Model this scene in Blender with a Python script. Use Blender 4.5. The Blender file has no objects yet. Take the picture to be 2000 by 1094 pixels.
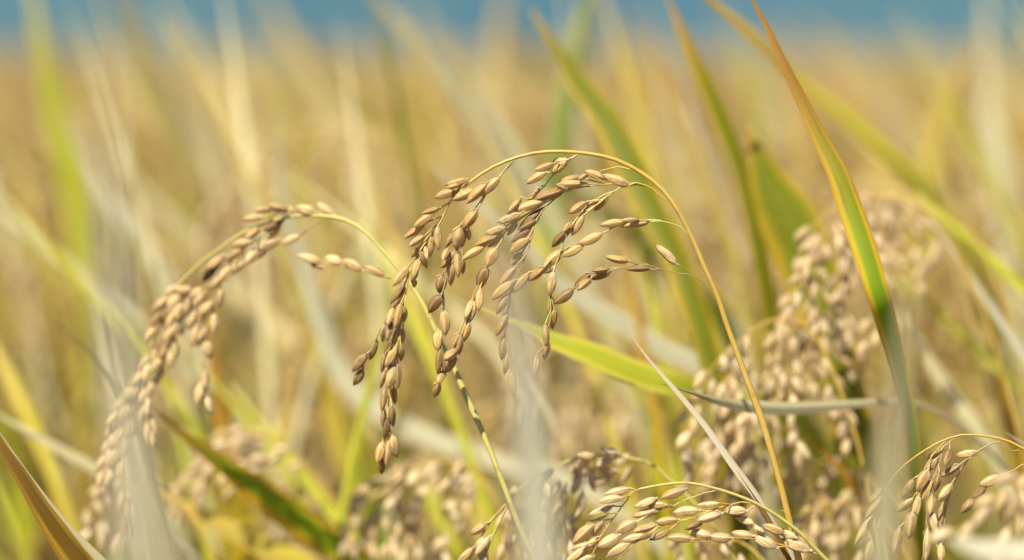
import bpy, math, random
import numpy as np
from mathutils import Vector, Matrix, Quaternion
random.seed(7); RS = np.random.RandomState(11)
S = bpy.context.scene
COL = S.collection
R = math.radians

# ------------------------------------------------------------------ camera
LENS, FOC, CAMZ, PITCH = 85.0, 0.787, 0.95, 5.3
cd = bpy.data.cameras.new('camera'); cam = bpy.data.objects.new('camera', cd); COL.objects.link(cam)
cam.location = (0, 0, CAMZ); cam.rotation_euler = (R(90 - PITCH), 0, 0)
cd.lens = LENS; cd.sensor_width = 36; cd.clip_start = 0.02; cd.clip_end = 5000
cd.dof.use_dof = True; cd.dof.focus_distance = FOC; cd.dof.aperture_fstop = 3.3
S.camera = cam
# ------------------------------------------------------------------ sky and sun
SUN_EL, SUN_AZ = 54, 209        # azimuth clockwise from +Y (north)
W = bpy.data.worlds.new('World'); S.world = W; W.use_nodes = True
nt = W.node_tree; bg = nt.nodes['Background']; sk = nt.nodes.new('ShaderNodeTexSky')
sk.sky_type = 'NISHITA'; sk.sun_disc = False; sk.sun_elevation = R(SUN_EL); sk.sun_rotation = R(SUN_AZ)
nt.links.new(sk.outputs[0], bg.inputs[0]); bg.inputs[1].default_value = 0.055
sl = bpy.data.lights.new('sun', 'SUN'); so = bpy.data.objects.new('sun', sl); COL.objects.link(so)
sl.energy = 5.0; sl.angle = R(0.53); sl.color = (1, 0.955, 0.80)
sd = Vector((math.sin(R(SUN_AZ)) * math.cos(R(SUN_EL)), math.cos(R(SUN_AZ)) * math.cos(R(SUN_EL)), math.sin(R(SUN_EL))))
so.rotation_euler = sd.to_track_quat('Z', 'Y').to_euler(); so.location = (0, 0, 30)
S.view_settings.view_transform = 'Standard'; S.view_settings.look = 'None'
S.view_settings.exposure = 0.86; S.view_settings.gamma = 1
S.render.engine = 'CYCLES'
cy = S.cycles; cy.use_denoising = True; cy.max_bounces = 8; cy.diffuse_bounces = 4; cy.transmission_bounces = 5
cy.volume_bounces = 1; cy.sample_clamp_indirect = 6; cy.caustics_reflective = False; cy.caustics_refractive = False

# ------------------------------------------------------------------ helpers
FPX = 2000 * LENS / 36
CR = cam.rotation_euler.to_matrix()
def P(x, y, d=0.0):
    "point seen at pixel (x, y) of the photograph, d millimetres behind the focus plane"
    D = FOC + d / 1000.0
    return Vector((0, 0, CAMZ)) + CR @ Vector(((x - 1000) / FPX * D, -(y - 547) / FPX * D, -D))

def link(name, mesh, parent=None, loc=None):
    o = bpy.data.objects.new(name, mesh); COL.objects.link(o)
    if parent is not None: o.parent = parent
    if loc is not None: o.location = loc
    return o
def tag(o, label=None, cat=None, group=None, kind=None):
    if label: o['label'] = label
    if cat: o['category'] = cat
    if group: o['group'] = group
    if kind: o['kind'] = kind
    return o

def descend(a, t, seg, zend, target=None):
    "points leading smoothly down from a, first along t, then to the ground; steps grow so the curve never overshoots"
    out = []; e = a.copy(); step = seg; t = t.normalized(); k = 0
    while e.z > zend and k < 40:
        k += 1; step = min(step * 1.35, .09)
        goal = Vector((0, .12, -1)) if target is None else (Vector(target) - e).normalized()
        t = (t * .74 + goal * .26).normalized()
        e = e + t * min(step, max(.012, (e.z - zend) * 1.02 + .001)); out.append(e.copy())
    return out

class MB:
    "numpy-friendly mesh collector: vertices, faces, one uv per vertex, random value per vertex, material index per face"
    def __init__(s): s.v = []; s.f = []; s.uv = []; s.r = []; s.m = []; s.n = 0
    def add(s, v, f, uv, r=0.0, m=0):
        v = np.asarray(v, float).reshape(-1, 3); k = len(v)
        s.v.append(v); s.uv.append(np.asarray(uv, float).reshape(-1, 2)); s.r.append(np.full(k, r))
        f = np.asarray(f, int); s.f.append(f + s.n); s.m.append(np.full(len(f), m)); s.n += k
    def mesh(s, name, mats, origin=(0, 0, 0), smooth=True):
        V = np.vstack(s.v) - np.array(origin)[None]; F = np.vstack(s.f); M = np.concatenate(s.m)
        UV = np.vstack(s.uv); RR = np.concatenate(s.r)
        me = bpy.data.meshes.new(name)
        me.vertices.add(len(V)); me.vertices.foreach_set('co', V.astype(np.float32).ravel())
        tri = F[:, 2] == F[:, 3]
        cnt = np.where(tri, 3, 4); loops = np.concatenate([F[i, :c] for i, c in enumerate(cnt)]) if tri.any() else F.ravel()
        st = np.concatenate([[0], np.cumsum(cnt)[:-1]])
        me.loops.add(len(loops)); me.loops.foreach_set('vertex_index', loops.astype(np.int32))
        me.polygons.add(len(F)); me.polygons.foreach_set('loop_start', st.astype(np.int32))
        me.polygons.foreach_set('loop_total', cnt.astype(np.int32))
        me.polygons.foreach_set('material_index', M.astype(np.int32))
        me.polygons.foreach_set('use_smooth', np.full(len(F), smooth))
        u = me.uv_layers.new(name='UVMap'); u.data.foreach_set('uv', UV[loops].astype(np.float32).ravel())
        a = me.attributes.new('rnd', 'FLOAT', 'POINT'); a.data.foreach_set('value', RR.astype(np.float32))
        for mt in mats: me.materials.append(mt)
        me.update(); me.validate()
        return me

def grid_faces(n, m, wrap):
    "n rings of m vertices"
    f = []
    for i in range(n - 1):
        for j in range(m if wrap else m - 1):
            k = (j + 1) % m
            f.append((i * m + j, i * m + k, (i + 1) * m + k, (i + 1) * m + j))
    return f

def spline(pts, n):
    "Catmull-Rom through pts (any dimension), n samples, evenly spaced along the length"
    p = np.array([list(q) for q in pts], float)
    if len(p) == 2: p = np.array([p[0], p[0] * .67 + p[1] * .33, p[0] * .33 + p[1] * .67, p[1]])
    e = np.vstack([2 * p[0] - p[1], p, 2 * p[-1] - p[-2]])
    out = []
    for i in range(1, len(e) - 2):
        for t in np.linspace(0, 1, 12, endpoint=False):
            a, b, c, d = e[i - 1], e[i], e[i + 1], e[i + 2]
            out.append(.5 * (2 * b + (c - a) * t + (2 * a - 5 * b + 4 * c - d) * t * t + (3 * b - a - 3 * c + d) * t ** 3))
    out.append(p[-1]); out = np.array(out)
    L = np.concatenate([[0], np.cumsum(np.linalg.norm(np.diff(out[:, :3], axis=0), axis=1))])
    s = np.linspace(0, L[-1], n)
    return np.stack([np.interp(s, L, out[:, k]) for k in range(out.shape[1])], 1)

def tube(mb, pts, r0, r1, n=None, seg=6, m=0, rnd=0.0, wob=0.0, nodes=(), hold=0.0):
    pts = np.array(pts, float)
    L = np.linalg.norm(np.diff(pts, axis=0), axis=1).sum()
    n = n or max(6, min(60, int(L / 0.0025)))
    c = spline(pts, n)
    if wob: c[1:-1] += RS.normal(0, wob, (n - 2, 3))
    T = np.gradient(c, axis=0); T /= np.linalg.norm(T, axis=1)[:, None] + 1e-12
    ref = np.array([0.1, 1, 0.15]); A = np.cross(T, ref); A /= np.linalg.norm(A, axis=1)[:, None] + 1e-12
    B = np.cross(T, A); t = np.linspace(0, 1, n); r = r0 + (r1 - r0) * np.clip((t - hold) / (1 - hold), 0, 1)
    for q, k in nodes: r = r * (1 + k * np.exp(-((t - q) / 0.012) ** 2))
    th = np.linspace(0, 2 * math.pi, seg, endpoint=False)
    V = c[:, None] + r[:, None, None] * (np.cos(th)[None, :, None] * A[:, None] + np.sin(th)[None, :, None] * B[:, None])
    uv = np.stack(np.broadcast_arrays(np.linspace(0, 1, seg)[None, :], t[:, None]), -1)
    mb.add(V.reshape(-1, 3), grid_faces(n, seg, True), uv.reshape(-1, 2), rnd, m)

def grain_arrays(seg, rings, seed):
    "one husked spikelet, length 1 along +Z from its base, width 1 in x, 1 in y"
    rr = random.Random(seed); V = []; UV = []
    bend = rr.uniform(-.05, .05); fat = rr.uniform(.92, 1.06); sk_ = rr.uniform(-.08, .08)
    for i in range(rings + 1):
        t = i / rings
        p = math.sin(math.pi * min(1, t) ** (0.92 + sk_)) ** 0.60 if 0 < t < 1 else 0.0
        p = p * (1 - .12 * t) + (0.10 if i == 0 else 0.015 if i == rings else 0)
        for j in range(seg):
            a = 2 * math.pi * j / seg
            k = 1 + (0.07 * math.cos(5 * a + .4) if seg > 10 else 0)
            if seg > 10 and abs(math.sin(a)) < .38 and math.cos(a) > 0: k *= 0.93       # seam between lemma and palea
            x = .5 * p * math.cos(a) * k * fat; y = .5 * p * math.sin(a) * k
            x *= 1 - .25 * max(0, t - .75); V.append((x + bend * math.sin(math.pi * t) * 1.5, y, t)); UV.append((j / seg, t))
    F = grid_faces(rings + 1, seg, True)
    if seg > 10:                                   # apiculus, two small sterile glumes and the pedicel knob
        n0 = len(V)
        V += [(-.05, 0, .985), (.05, 0, .985), (rr.uniform(-.06, .06), 0, 1.07)]; UV += [(0, 1), (.1, 1), (.05, 1)]
        F.append((n0, n0 + 1, n0 + 2, n0 + 2))
        for sgn in (1, -1):
            n0 = len(V)
            V += [(sgn * .05, -.12, -.02), (sgn * .05, .12, -.02), (sgn * .46, .10, .13), (sgn * .46, -.10, .13), (sgn * .44, 0, .27)]
            UV += [(.3, .02)] * 5
            F += [(n0, n0 + 1, n0 + 2, n0 + 3), (n0 + 3, n0 + 2, n0 + 4, n0 + 4)]
        n0 = len(V)
        for z, q in ((-.07, .07), (-.02, .13), (.03, .10)):
            for j in range(6):
                a = j * math.pi / 3; V.append((q * math.cos(a), q * math.sin(a), z)); UV.append((j / 6, 0.0))
        F += [tuple(n0 + q for q in f) for f in grid_faces(3, 6, True)]
    F = [f if len(f) == 4 else (f[0], f[1], f[2], f[2]) for f in F]
    return np.array(V), np.array(F), np.array(UV)

def frame(axis, roll_ref, roll=0.0):
    "3x3 with +Z along axis and +Y near roll_ref"
    z = Vector(axis).normalized(); y = Vector(roll_ref) - z * z.dot(Vector(roll_ref)); y.normalize()
    x = y.cross(z); m = Matrix((x, y, z)).transposed()
    return m @ Matrix.Rotation(roll, 3, 'Z')

# ------------------------------------------------------------------ materials
def newmat(name):
    m = bpy.data.materials.new(name); m.use_nodes = True; t = m.node_tree
    for n in list(t.nodes): t.nodes.remove(n)
    return m, t
def nd(t, kind, **kw):
    n = t.nodes.new(kind)
    for k, v in kw.items():
        if k.startswith('i_'):
            key = k[2:]; key = int(key) if key.isdigit() else key
            n.inputs[key].default_value = v
        else: setattr(n, k, v)
    return n
def math_(t, op, a, b=None, c=None):
    n = nd(t, 'ShaderNodeMath', operation=op)
    for i, q in enumerate((a, b, c)):
        if q is None: continue
        if isinstance(q, (int, float)): n.inputs[i].default_value = q
        else: t.links.new(q, n.inputs[i])
    return n.outputs[0]
def mixc(t, fac, a, b, blend='MIX'):
    n = nd(t, 'ShaderNodeMix', data_type='RGBA', blend_type=blend)
    for i, q in ((0, fac), (6, a), (7, b)):
        if isinstance(q, (int, float)): n.inputs[i].default_value = q
        elif isinstance(q, tuple): n.inputs[i].default_value = (*q, 1)
        else: t.links.new(q, n.inputs[i])
    return n.outputs[2]
def ramp(t, fac, stops):
    n = nd(t, 'ShaderNodeValToRGB'); e = n.color_ramp.elements
    while len(e) < len(stops): e.new(.5)
    for k, (p, c) in zip(e, stops): k.position = p; k.color = (*c, 1) if isinstance(c, tuple) else (c, c, c, 1)
    t.links.new(fac, n.inputs[0]); return n.outputs[0]
def noise(t, vec, scale, detail=3, rough=.55):
    n = nd(t, 'ShaderNodeTexNoise'); n.inputs['Scale'].default_value = scale
    n.inputs['Detail'].default_value = detail; n.inputs['Roughness'].default_value = rough
    t.links.new(vec, n.inputs['Vector']); return n.outputs[0]
def surface(t, col, trans, rough=.5, bump=None, tcol=None, bstr=.3, spec=.4):
    b = nd(t, 'ShaderNodeBsdfPrincipled'); b.inputs['Roughness'].default_value = rough
    b.inputs['Specular IOR Level'].default_value = spec
    t.links.new(col, b.inputs['Base Color'])
    if bump is not None:
        bn = nd(t, 'ShaderNodeBump'); bn.inputs['Strength'].default_value = bstr; bn.inputs['Distance'].default_value = .0004
        t.links.new(bump, bn.inputs['Height']); t.links.new(bn.outputs[0], b.inputs['Normal'])
    tr = nd(t, 'ShaderNodeBsdfTranslucent'); t.links.new(tcol if tcol is not None else col, tr.inputs[0])
    mx = nd(t, 'ShaderNodeMixShader'); mx.inputs[0].default_value = trans
    t.links.new(b.outputs[0], mx.inputs[1]); t.links.new(tr.outputs[0], mx.inputs[2])
    o = nd(t, 'ShaderNodeOutputMaterial'); t.links.new(mx.outputs[0], o.inputs[0])

def grain_material():
    m, t = newmat('rice_husk'); L = t.links
    uv = nd(t, 'ShaderNodeUVMap').outputs[0]; sp = nd(t, 'ShaderNodeSeparateXYZ'); L.new(uv, sp.inputs[0])
    at = nd(t, 'ShaderNodeAttribute', attribute_name='rnd').outputs['Fac']
    oi = nd(t, 'ShaderNodeObjectInfo')
    rnd = math_(t, 'FRACT', math_(t, 'ADD', at, oi.outputs['Random']))
    r2 = math_(t, 'FRACT', math_(t, 'MULTIPLY', rnd, 7.31))
    base = ramp(t, rnd, [(0, (.66, .47, .15)), (.22, (.80, .64, .29)), (.45, (.56, .37, .10)), (.7, (.82, .68, .35)), (.88, (.44, .26, .06)), (1, (.68, .50, .17))])
    cmb = nd(t, 'ShaderNodeCombineXYZ')
    L.new(math_(t, 'MULTIPLY', sp.outputs[0], 34.0), cmb.inputs[0]); L.new(math_(t, 'MULTIPLY', sp.outputs[1], 3.0), cmb.inputs[1])
    L.new(math_(t, 'MULTIPLY', rnd, 50.0), cmb.inputs[2])
    fib = noise(t, cmb.outputs[0], 1.0, 2)
    nerve = math_(t, 'POWER', math_(t, 'ABSOLUTE', math_(t, 'COSINE', math_(t, 'MULTIPLY', sp.outputs[0], 15.708))), 8.0)
    c = mixc(t, ramp(t, fib, [(.3, 0.0), (.62, 1.0)]), base, mixc(t, 1.0, base, (.74, .61, .42), 'MULTIPLY'))
    c = mixc(t, math_(t, 'MULTIPLY', nerve, .6), c, (.78, .65, .42))
    tipm = ramp(t, sp.outputs[1], [(.80, 0.0), (1.0, 1.0)])
    c = mixc(t, math_(t, 'MULTIPLY', tipm, math_(t, 'MULTIPLY', r2, .95)), c, (.16, .10, .06))
    basem = ramp(t, sp.outputs[1], [(0, 1.0), (.10, 0.0)])
    c = mixc(t, math_(t, 'MULTIPLY', basem, .55), c, (.76, .68, .52))
    # weathered grey-brown husks
    cm2 = nd(t, 'ShaderNodeCombineXYZ'); L.new(math_(t, 'MULTIPLY', sp.outputs[0], 5.0), cm2.inputs[0]); L.new(math_(t, 'MULTIPLY', sp.outputs[1], 2.5), cm2.inputs[1]); L.new(math_(t, 'MULTIPLY', r2, 90.0), cm2.inputs[2])
    blot = ramp(t, noise(t, cm2.outputs[0], 1.0, 2), [(.50, 0.0), (.66, .75)])
    c = mixc(t, blot, c, (.38, .27, .15))
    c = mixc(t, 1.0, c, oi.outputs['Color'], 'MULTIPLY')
    tc = mixc(t, 1.0, c, (1.0, .56, .18), 'MULTIPLY')
    surface(t, c, .28, .40, fib, tc, .7, .38)
    return m
def stem_material(name, a, b, dark=(.30, .17, .05)):
    m, t = newmat(name); L = t.links
    tc = nd(t, 'ShaderNodeTexCoord').outputs['Object']; oi = nd(t, 'ShaderNodeObjectInfo')
    n1 = noise(t, tc, 38, 3); n2 = noise(t, tc, 240, 3)
    c = mixc(t, ramp(t, n1, [(.35, 0.0), (.65, 1.0)]), a, b)
    c = mixc(t, ramp(t, n2, [(.58, 0.0), (.74, .6)]), c, dark)
    uv = nd(t, 'ShaderNodeUVMap').outputs[0]; mp = nd(t, 'ShaderNodeMapping'); mp.inputs['Scale'].default_value = (14, 1.5, 1)
    L.new(uv, mp.inputs[0]); st = noise(t, mp.outputs[0], 1, 2)
    c = mixc(t, ramp(t, st, [(.4, 0.0), (.7, .35)]), c, (.72, .60, .30))
    c = mixc(t, 1.0, c, oi.outputs['Color'], 'MULTIPLY')
    surface(t, c, .12, .38, st, None, .3, .5)
    return m
def leaf_material(name, mid, side, edge, tip, spots=(.35, .19, .05), spot=.4, trans=.42, tip_at=.22, rough=.45, var=.25):
    m, t = newmat(name); L = t.links
    uv = nd(t, 'ShaderNodeUVMap').outputs[0]; sp = nd(t, 'ShaderNodeSeparateXYZ'); L.new(uv, sp.inputs[0])
    oi = nd(t, 'ShaderNodeObjectInfo'); at = nd(t, 'ShaderNodeAttribute', attribute_name='rnd').outputs['Fac']
    rnd = math_(t, 'FRACT', math_(t, 'ADD', at, oi.outputs['Random']))
    u = math_(t, 'ABSOLUTE', math_(t, 'SUBTRACT', math_(t, 'MULTIPLY', sp.outputs[0], 2.0), 1.0))
    cmb = nd(t, 'ShaderNodeCombineXYZ'); L.new(math_(t, 'MULTIPLY', sp.outputs[0], 3.0), cmb.inputs[0])
    L.new(math_(t, 'MULTIPLY', sp.outputs[1], 9.0), cmb.inputs[1]); L.new(math_(t, 'MULTIPLY', rnd, 40.0), cmb.inputs[2])
    n1 = noise(t, cmb.outputs[0], 1.0, 4, .6)
    uu = math_(t, 'ADD', u, math_(t, 'MULTIPLY', math_(t, 'SUBTRACT', n1, .5), .9))
    c = ramp(t, uu, [(0.0, mid), (.42, mid), (.68, side), (.98, edge)])
    c2 = nd(t, 'ShaderNodeCombineXYZ'); L.new(math_(t, 'MULTIPLY', sp.outputs[0], 30.0), c2.inputs[0])
    L.new(math_(t, 'MULTIPLY', sp.outputs[1], 4.0), c2.inputs[1]); L.new(math_(t, 'MULTIPLY', rnd, 17.0), c2.inputs[2])
    st = noise(t, c2.outputs[0], 1.0, 3, .6)
    c = mixc(t, ramp(t, st, [(.35, .35), (.65, 0.0)]), c, mixc(t, 1.0, c, (.62, .60, .5), 'MULTIPLY'))
    tm = math_(t, 'ADD', sp.outputs[1], math_(t, 'MULTIPLY', math_(t, 'SUBTRACT', n1, .5), .10))
    c = mixc(t, ramp(t, tm, [(tip_at * .5, 1.0), (tip_at + .05, 0.0)]), c, tip)
    c3 = nd(t, 'ShaderNodeCombineXYZ'); L.new(math_(t, 'MULTIPLY', sp.outputs[0], 6.0), c3.inputs[0])
    L.new(math_(t, 'MULTIPLY', sp.outputs[1], 22.0), c3.inputs[1]); L.new(math_(t, 'MULTIPLY', rnd, 71.0), c3.inputs[2])
    c = mixc(t, ramp(t, noise(t, c3.outputs[0], 1, 3), [(.6, 0.0), (.75, spot)]), c, spots)
    hv = nd(t, 'ShaderNodeHueSaturation'); L.new(c, hv.inputs['Color'])
    L.new(math_(t, 'ADD', 1 - var, math_(t, 'MULTIPLY', rnd, 2 * var)), hv.inputs['Value'])
    c = mixc(t, 1.0, hv.outputs[0], oi.outputs['Color'], 'MULTIPLY')
    surface(t, c, trans, max(rough, .55), st, None, .5, .18)
    return m

M_GRAIN = grain_material()
M_STEM = stem_material('golden_stem', (.50, .29, .03), (.56, .37, .07))
M_GSTEM = stem_material('yellow_green_stem', (.40, .38, .07), (.55, .44, .13))
M_DRYSTEM = stem_material('brown_dry_stalk', (.27, .16, .06), (.42, .30, .13))
LM = {
 'sharp':  leaf_material('turning_leaf', (.24, .36, .010), (.66, .52, .02), (.56, .29, .02), (.36, .18, .03), spot=.6, spots=(.22, .11, .03), tip_at=.10, var=.1),
 'edged':  leaf_material('orange_edged_leaf', (.24, .34, .010), (.52, .40, .02), (.60, .29, .02), (.56, .33, .05), spot=.5, tip_at=.03, var=.1),
 'yellow': leaf_material('yellow_leaf', (.62, .55, .06), (.70, .54, .10), (.60, .36, .05), (.65, .46, .12), tip_at=.1),
 'lime':   leaf_material('lime_leaf', (.48, .50, .035), (.60, .57, .05), (.66, .56, .10), (.66, .56, .22), tip_at=.04, var=.1),
 'green':  leaf_material('green_leaf', (.23, .32, .02), (.34, .36, .02), (.55, .38, .03), (.5, .36, .06), tip_at=.12),
 'olive':  leaf_material('olive_leaf', (.17, .19, .006), (.36, .28, .008), (.50, .32, .02), (.50, .29, .03), tip_at=.09, trans=.35),
 'bright': leaf_material('fresh_green_leaf', (.60, .72, .16), (.64, .73, .20), (.66, .70, .22), (.66, .68, .26), tip_at=.05, spot=0),
 'straw':  leaf_material('straw_leaf', (.62, .57, .34), (.66, .60, .39), (.58, .49, .22), (.60, .51, .28), spots=(.5, .34, .14), tip_at=.1, trans=.38, var=.28),
 'tan':    leaf_material('tan_leaf', (.56, .46, .19), (.62, .51, .25), (.52, .39, .14), (.52, .38, .15), tip_at=.1, trans=.4, var=.4),
 'pale':   leaf_material('bleached_leaf', (.58, .545, .40), (.62, .57, .42), (.56, .48, .30), (.58, .50, .33), spots=(.5, .42, .25), spot=.3, tip_at=.05, trans=.3, var=.08),
 'deep':   leaf_material('dark_green_leaf', (.115, .125, .002), (.19, .16, .004), (.34, .22, .012), (.34, .19, .02), tip_at=.015, trans=.18, spot=.2),
 'silver': leaf_material('weathered_leaf', (.43, .40, .26), (.47, .43, .28), (.43, .37, .21), (.45, .39, .24), spots=(.38, .33, .2), spot=.3, tip_at=.05, trans=.3, var=.08),
 'rose':   leaf_material('bleached_sheath', (.70, .61, .44), (.76, .67, .50), (.66, .50, .30), (.66, .54, .34), spots=(.4, .2, .07), spot=.5, tip_at=.04, trans=.18, var=.05),
 'brown':  leaf_material('brown_leaf', (.18, .10, .012), (.42, .26, .03), (.34, .18, .02), (.28, .15, .03), spots=(.10, .06, .02), spot=.8, tip_at=.03, trans=.25, var=.05),
 'amber':  leaf_material('amber_leaf', (.46, .40, .02), (.54, .38, .02), (.52, .28, .02), (.50, .27, .04), tip_at=.15),
}

# ------------------------------------------------------------------ the setting
def ground():
    mb = MB(); n = 60; xs = np.sinh(np.linspace(-5, 5, n)) / math.sinh(5) * 1500
    X, Y = np.meshgrid(xs, xs + 0); Z = .03 * np.sin(X * .9) * np.sin(Y * 1.3) - .02
    V = np.stack([X, Y, Z], -1).reshape(-1, 3)
    mb.add(V, grid_faces(n, n, False), V[:, :2] / 10)
    m, t = newmat('paddy_soil'); tc = nd(t, 'ShaderNodeTexCoord').outputs['Object']
    c = ramp(t, noise(t, tc, 9, 6), [(.3, (.10, .07, .04)), (.7, (.22, .16, .09))])
    surface(t, c, 0, .8, noise(t, tc, 60, 4))
    o = link('ground', mb.mesh('ground', [m])); tag(o, kind='structure')
ground()
def hills():
    mb = MB(); n, k = 160, 14
    xs = np.linspace(-620, 620, n); V = []; rg = np.random.RandomState(3)
    ph = rg.uniform(0, 6.28, 12)
    for j in range(k):
        t = j / (k - 1)
        for x in xs:
            h = 62 + 9 * math.sin(x / 95 + ph[0]) + 5 * math.sin(x / 37 + ph[1]) + 2 * math.sin(x / 13 + ph[2])
            prof = math.sin(min(1, t * 1.05) * math.pi / 2)
            V.append((x + 3 * math.sin(7 * t + x), 560 + 160 * t + 8 * math.sin(x / 29 + 4 * t), -.5 + h * prof + rg.uniform(-1, 1) * (t > .05)))
    V = np.array(V); mb.add(V, grid_faces(k, n, False), V[:, :2] / 100)
    m, t = newmat('forested_hill'); tc = nd(t, 'ShaderNodeTexCoord').outputs['Object']
    c = ramp(t, noise(t, tc, .12, 6, .7), [(.3, (.022, .045, .022)), (.7, (.06, .10, .045))])
    surface(t, c, 0, .9, noise(t, tc, .5, 4))
    o = link('hills', mb.mesh('hills', [m])); tag(o, kind='structure')
hills()
def haze():
    me = bpy.data.meshes.new('haze'); a, y0, y1, z0, z1 = 1510, -1510, 1510, -1.2, 85
    v = [(x, y, z) for z in (z0, z1) for y in (y0, y1) for x in (-a, a)]
    me.from_pydata(v, [], [(0, 2, 3, 1), (4, 5, 7, 6), (0, 1, 5, 4), (2, 6, 7, 3), (0, 4, 6, 2), (1, 3, 7, 5)])
    m, t = newmat('haze'); pv = nd(t, 'ShaderNodeVolumePrincipled'); pv.inputs['Color'].default_value = (.03, .29, 1, 1)
    pv.inputs['Density'].default_value = .00052; o = nd(t, 'ShaderNodeOutputMaterial'); t.links.new(pv.outputs[0], o.inputs['Volume'])
    me.materials.append(m); tag(link('haze', me), kind='stuff')
haze()

# ------------------------------------------------------------------ grains
GV = [grain_arrays(20, 10, k) for k in range(6)]
GL = [grain_arrays(6, 5, k + 20) for k in range(4)]
def unit_mesh(a, nm):
    mb = MB(); mb.add(a[0], a[1], a[2]); return mb.mesh(nm, [M_GRAIN])
GMESH = [unit_mesh(a, 'grain') for a in GV]
def add_grain(mb, base, M3, L, w, th, lib=None, m=0):
    a = random.choice(lib or GL)
    V = (a[0] * np.array([w, th, L])) @ np.array(M3).T + np.array(base)
    mb.add(V, a[1], a[2], random.random(), m)

CAMFWD = CR @ Vector((0, 0, -1)); CAMR = CR @ Vector((1, 0, 0)); CAMU = CR @ Vector((0, 1, 0))
def grain_from_px(g, dfun):
    "(base x, base y, tip x, tip y, width px[, colour]) -> base point, rotation, length, width, thickness, colour"
    bx, by, tx, ty, w = g[:5]; d = dfun(bx, by) + random.uniform(-2.2, 1.2)
    s = (FOC + d / 1000) / FPX
    Lp = math.hypot(tx - bx, ty - by); want = 44
    dz = math.sqrt(max(0, want * want - Lp * Lp)) * .75; dz = min(dz, 26) * random.choice((1, 1, -1))
    b = P(bx, by, d); e = P(tx, ty, d) + CAMFWD * dz * s
    ax = e - b; L = ax.length * 1.06
    M3 = frame(ax, CAMFWD, random.uniform(-.45, .45))
    W_ = max(11, min(26, w * 1.04)) * s
    return b, M3, L, W_, max(.0021, min(W_ * .85, .0032)), (g[5] if len(g) > 5 else None)

def auto_grains(path, spacing=.0044, spread=.42, L=.0073, start=0.0, clump=0.0):
    "grains set alternately along a hanging branch"
    Lt = np.linalg.norm(np.diff(path, axis=0), axis=1).sum(); n = max(2, int(Lt / spacing)); c = spline(path, n + 1); out = []
    for i in range(n):
        if i / n < start or random.random() < .07: continue
        T = Vector(c[i + 1] - c[max(0, i - 1)]).normalized()
        side = T.cross(CAMFWD).normalized() * (1 if i % 2 else -1)
        a = T + side * random.uniform(.05, spread) + CAMFWD * random.uniform(-.35, .35)
        l = L * random.uniform(.86, 1.12); w = .0036 * random.uniform(.75, 1.12)
        b = Vector(c[i]) + side * .0007 + Vector((random.gauss(0, 1), random.gauss(0, 1), random.gauss(0, 1))) * (.0004 + clump)
        out.append((b, frame(a, CAMFWD, random.uniform(-.8, .8)), l, w, random.uniform(.0026, .0031), None))
    return out

def panicle(label, stem, dfun, branches, wide=(8, 3), group=None, root_to=None, mat=None, tint=None, nodes=()):
    """a bending rice panicle: thing > stem, branch > grain.
    stem: pixel points from the culm end to the tip. branches: (points, width px, material, grains or 'auto', options)"""
    d3 = [P(x, y, dfun(x, y)) for x, y in stem]
    base = d3[0]
    if root_to is not None:
        low = Vector(root_to)
        dirn = (d3[0] - d3[1]).normalized(); dirn.z = min(dirn.z, -.25)
        ex = descend(d3[0], dirn, (d3[0] - d3[1]).length, 0.0, low)
        base = ex[-1]; pts = ex[::-1] + d3
    else: pts = d3
    root = bpy.data.objects.new('rice_panicle', None); COL.objects.link(root); root.location = base
    root.empty_display_size = .02
    tag(root, label, 'rice panicle', group)
    s = FOC / FPX
    mb = MB(); o = np.array(base)
    la = sum((a - b).length for a, b in zip(pts, pts[1:])); lb = sum((a - b).length for a, b in zip(d3, d3[1:]))
    tube(mb, pts, wide[0] * s / 2, wide[1] * s / 2, n=min(220, int(la / .004)), seg=8, hold=1 - lb / la, nodes=[(1 - lb / la * (1 - q), k) for q, k in nodes])
    link('stem', mb.mesh('stem', [mat or M_STEM], o), root)
    allg = []
    for br in branches:
        pp, bw, bm, gs = br[:4]; opt = br[4] if len(br) > 4 else {}
        f = opt.get('d', dfun)
        b3 = [P(x, y, f(x, y)) for x, y in pp]
        mb = MB(); tube(mb, b3, bw * s / 2, max(.6, bw * .6) * s / 2, seg=6, wob=.00012)
        lst = auto_grains([tuple(q) for q in b3], **opt.get('auto', {})) if gs == 'auto' else [grain_from_px(g, f) for g in gs]
        for g in lst:                                     # the short stalk from the branch to each grain
            if gs != 'auto' or random.random() < .8:
                c = spline([tuple(q) for q in b3], 30); k = int(np.argmin(np.linalg.norm(c - np.array(g[0]), axis=1)))
                q = c[max(0, k - 2)]
                dist = np.linalg.norm(q - np.array(g[0]))
                if .0008 < dist < .012: tube(mb, [tuple(q), tuple((q + np.array(g[0])) / 2 + RS.normal(0, .0002, 3)), tuple(g[0])], .00022, .0003, n=4, seg=5)
        bo = link('branch', mb.mesh('branch', [bm], b3[0]), root, b3[0] - base)
        for g in lst: allg.append((bo, b3[0], g))
    # at most 100 grains as sub-parts, the smallest rest as one part
    allg.sort(key=lambda q: -q[2][2] * q[2][3])
    rest = MB()
    for i, (bo, bl, g) in enumerate(allg):
        b, M3, L, w, th, colr = g
        if i < 100:
            go = link('grain', random.choice(GMESH), bo)
            go.matrix_local = Matrix.Translation(b - bl) @ M3.to_4x4() @ Matrix.Diagonal((w, th, L, 1))
            if tint: go.color = (*tint, 1)
            if colr: go.color = (*colr, 1); go['label'] = 'blackened grain' if sum(colr) < .9 else 'dull brown or shade-toned grain'
        else: add_grain(rest, b - base, M3, L, w, th, GV)
    if rest.n: tag(link('grains', rest.mesh('grains', [M_GRAIN]), root), kind='stuff')
    return root

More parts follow.
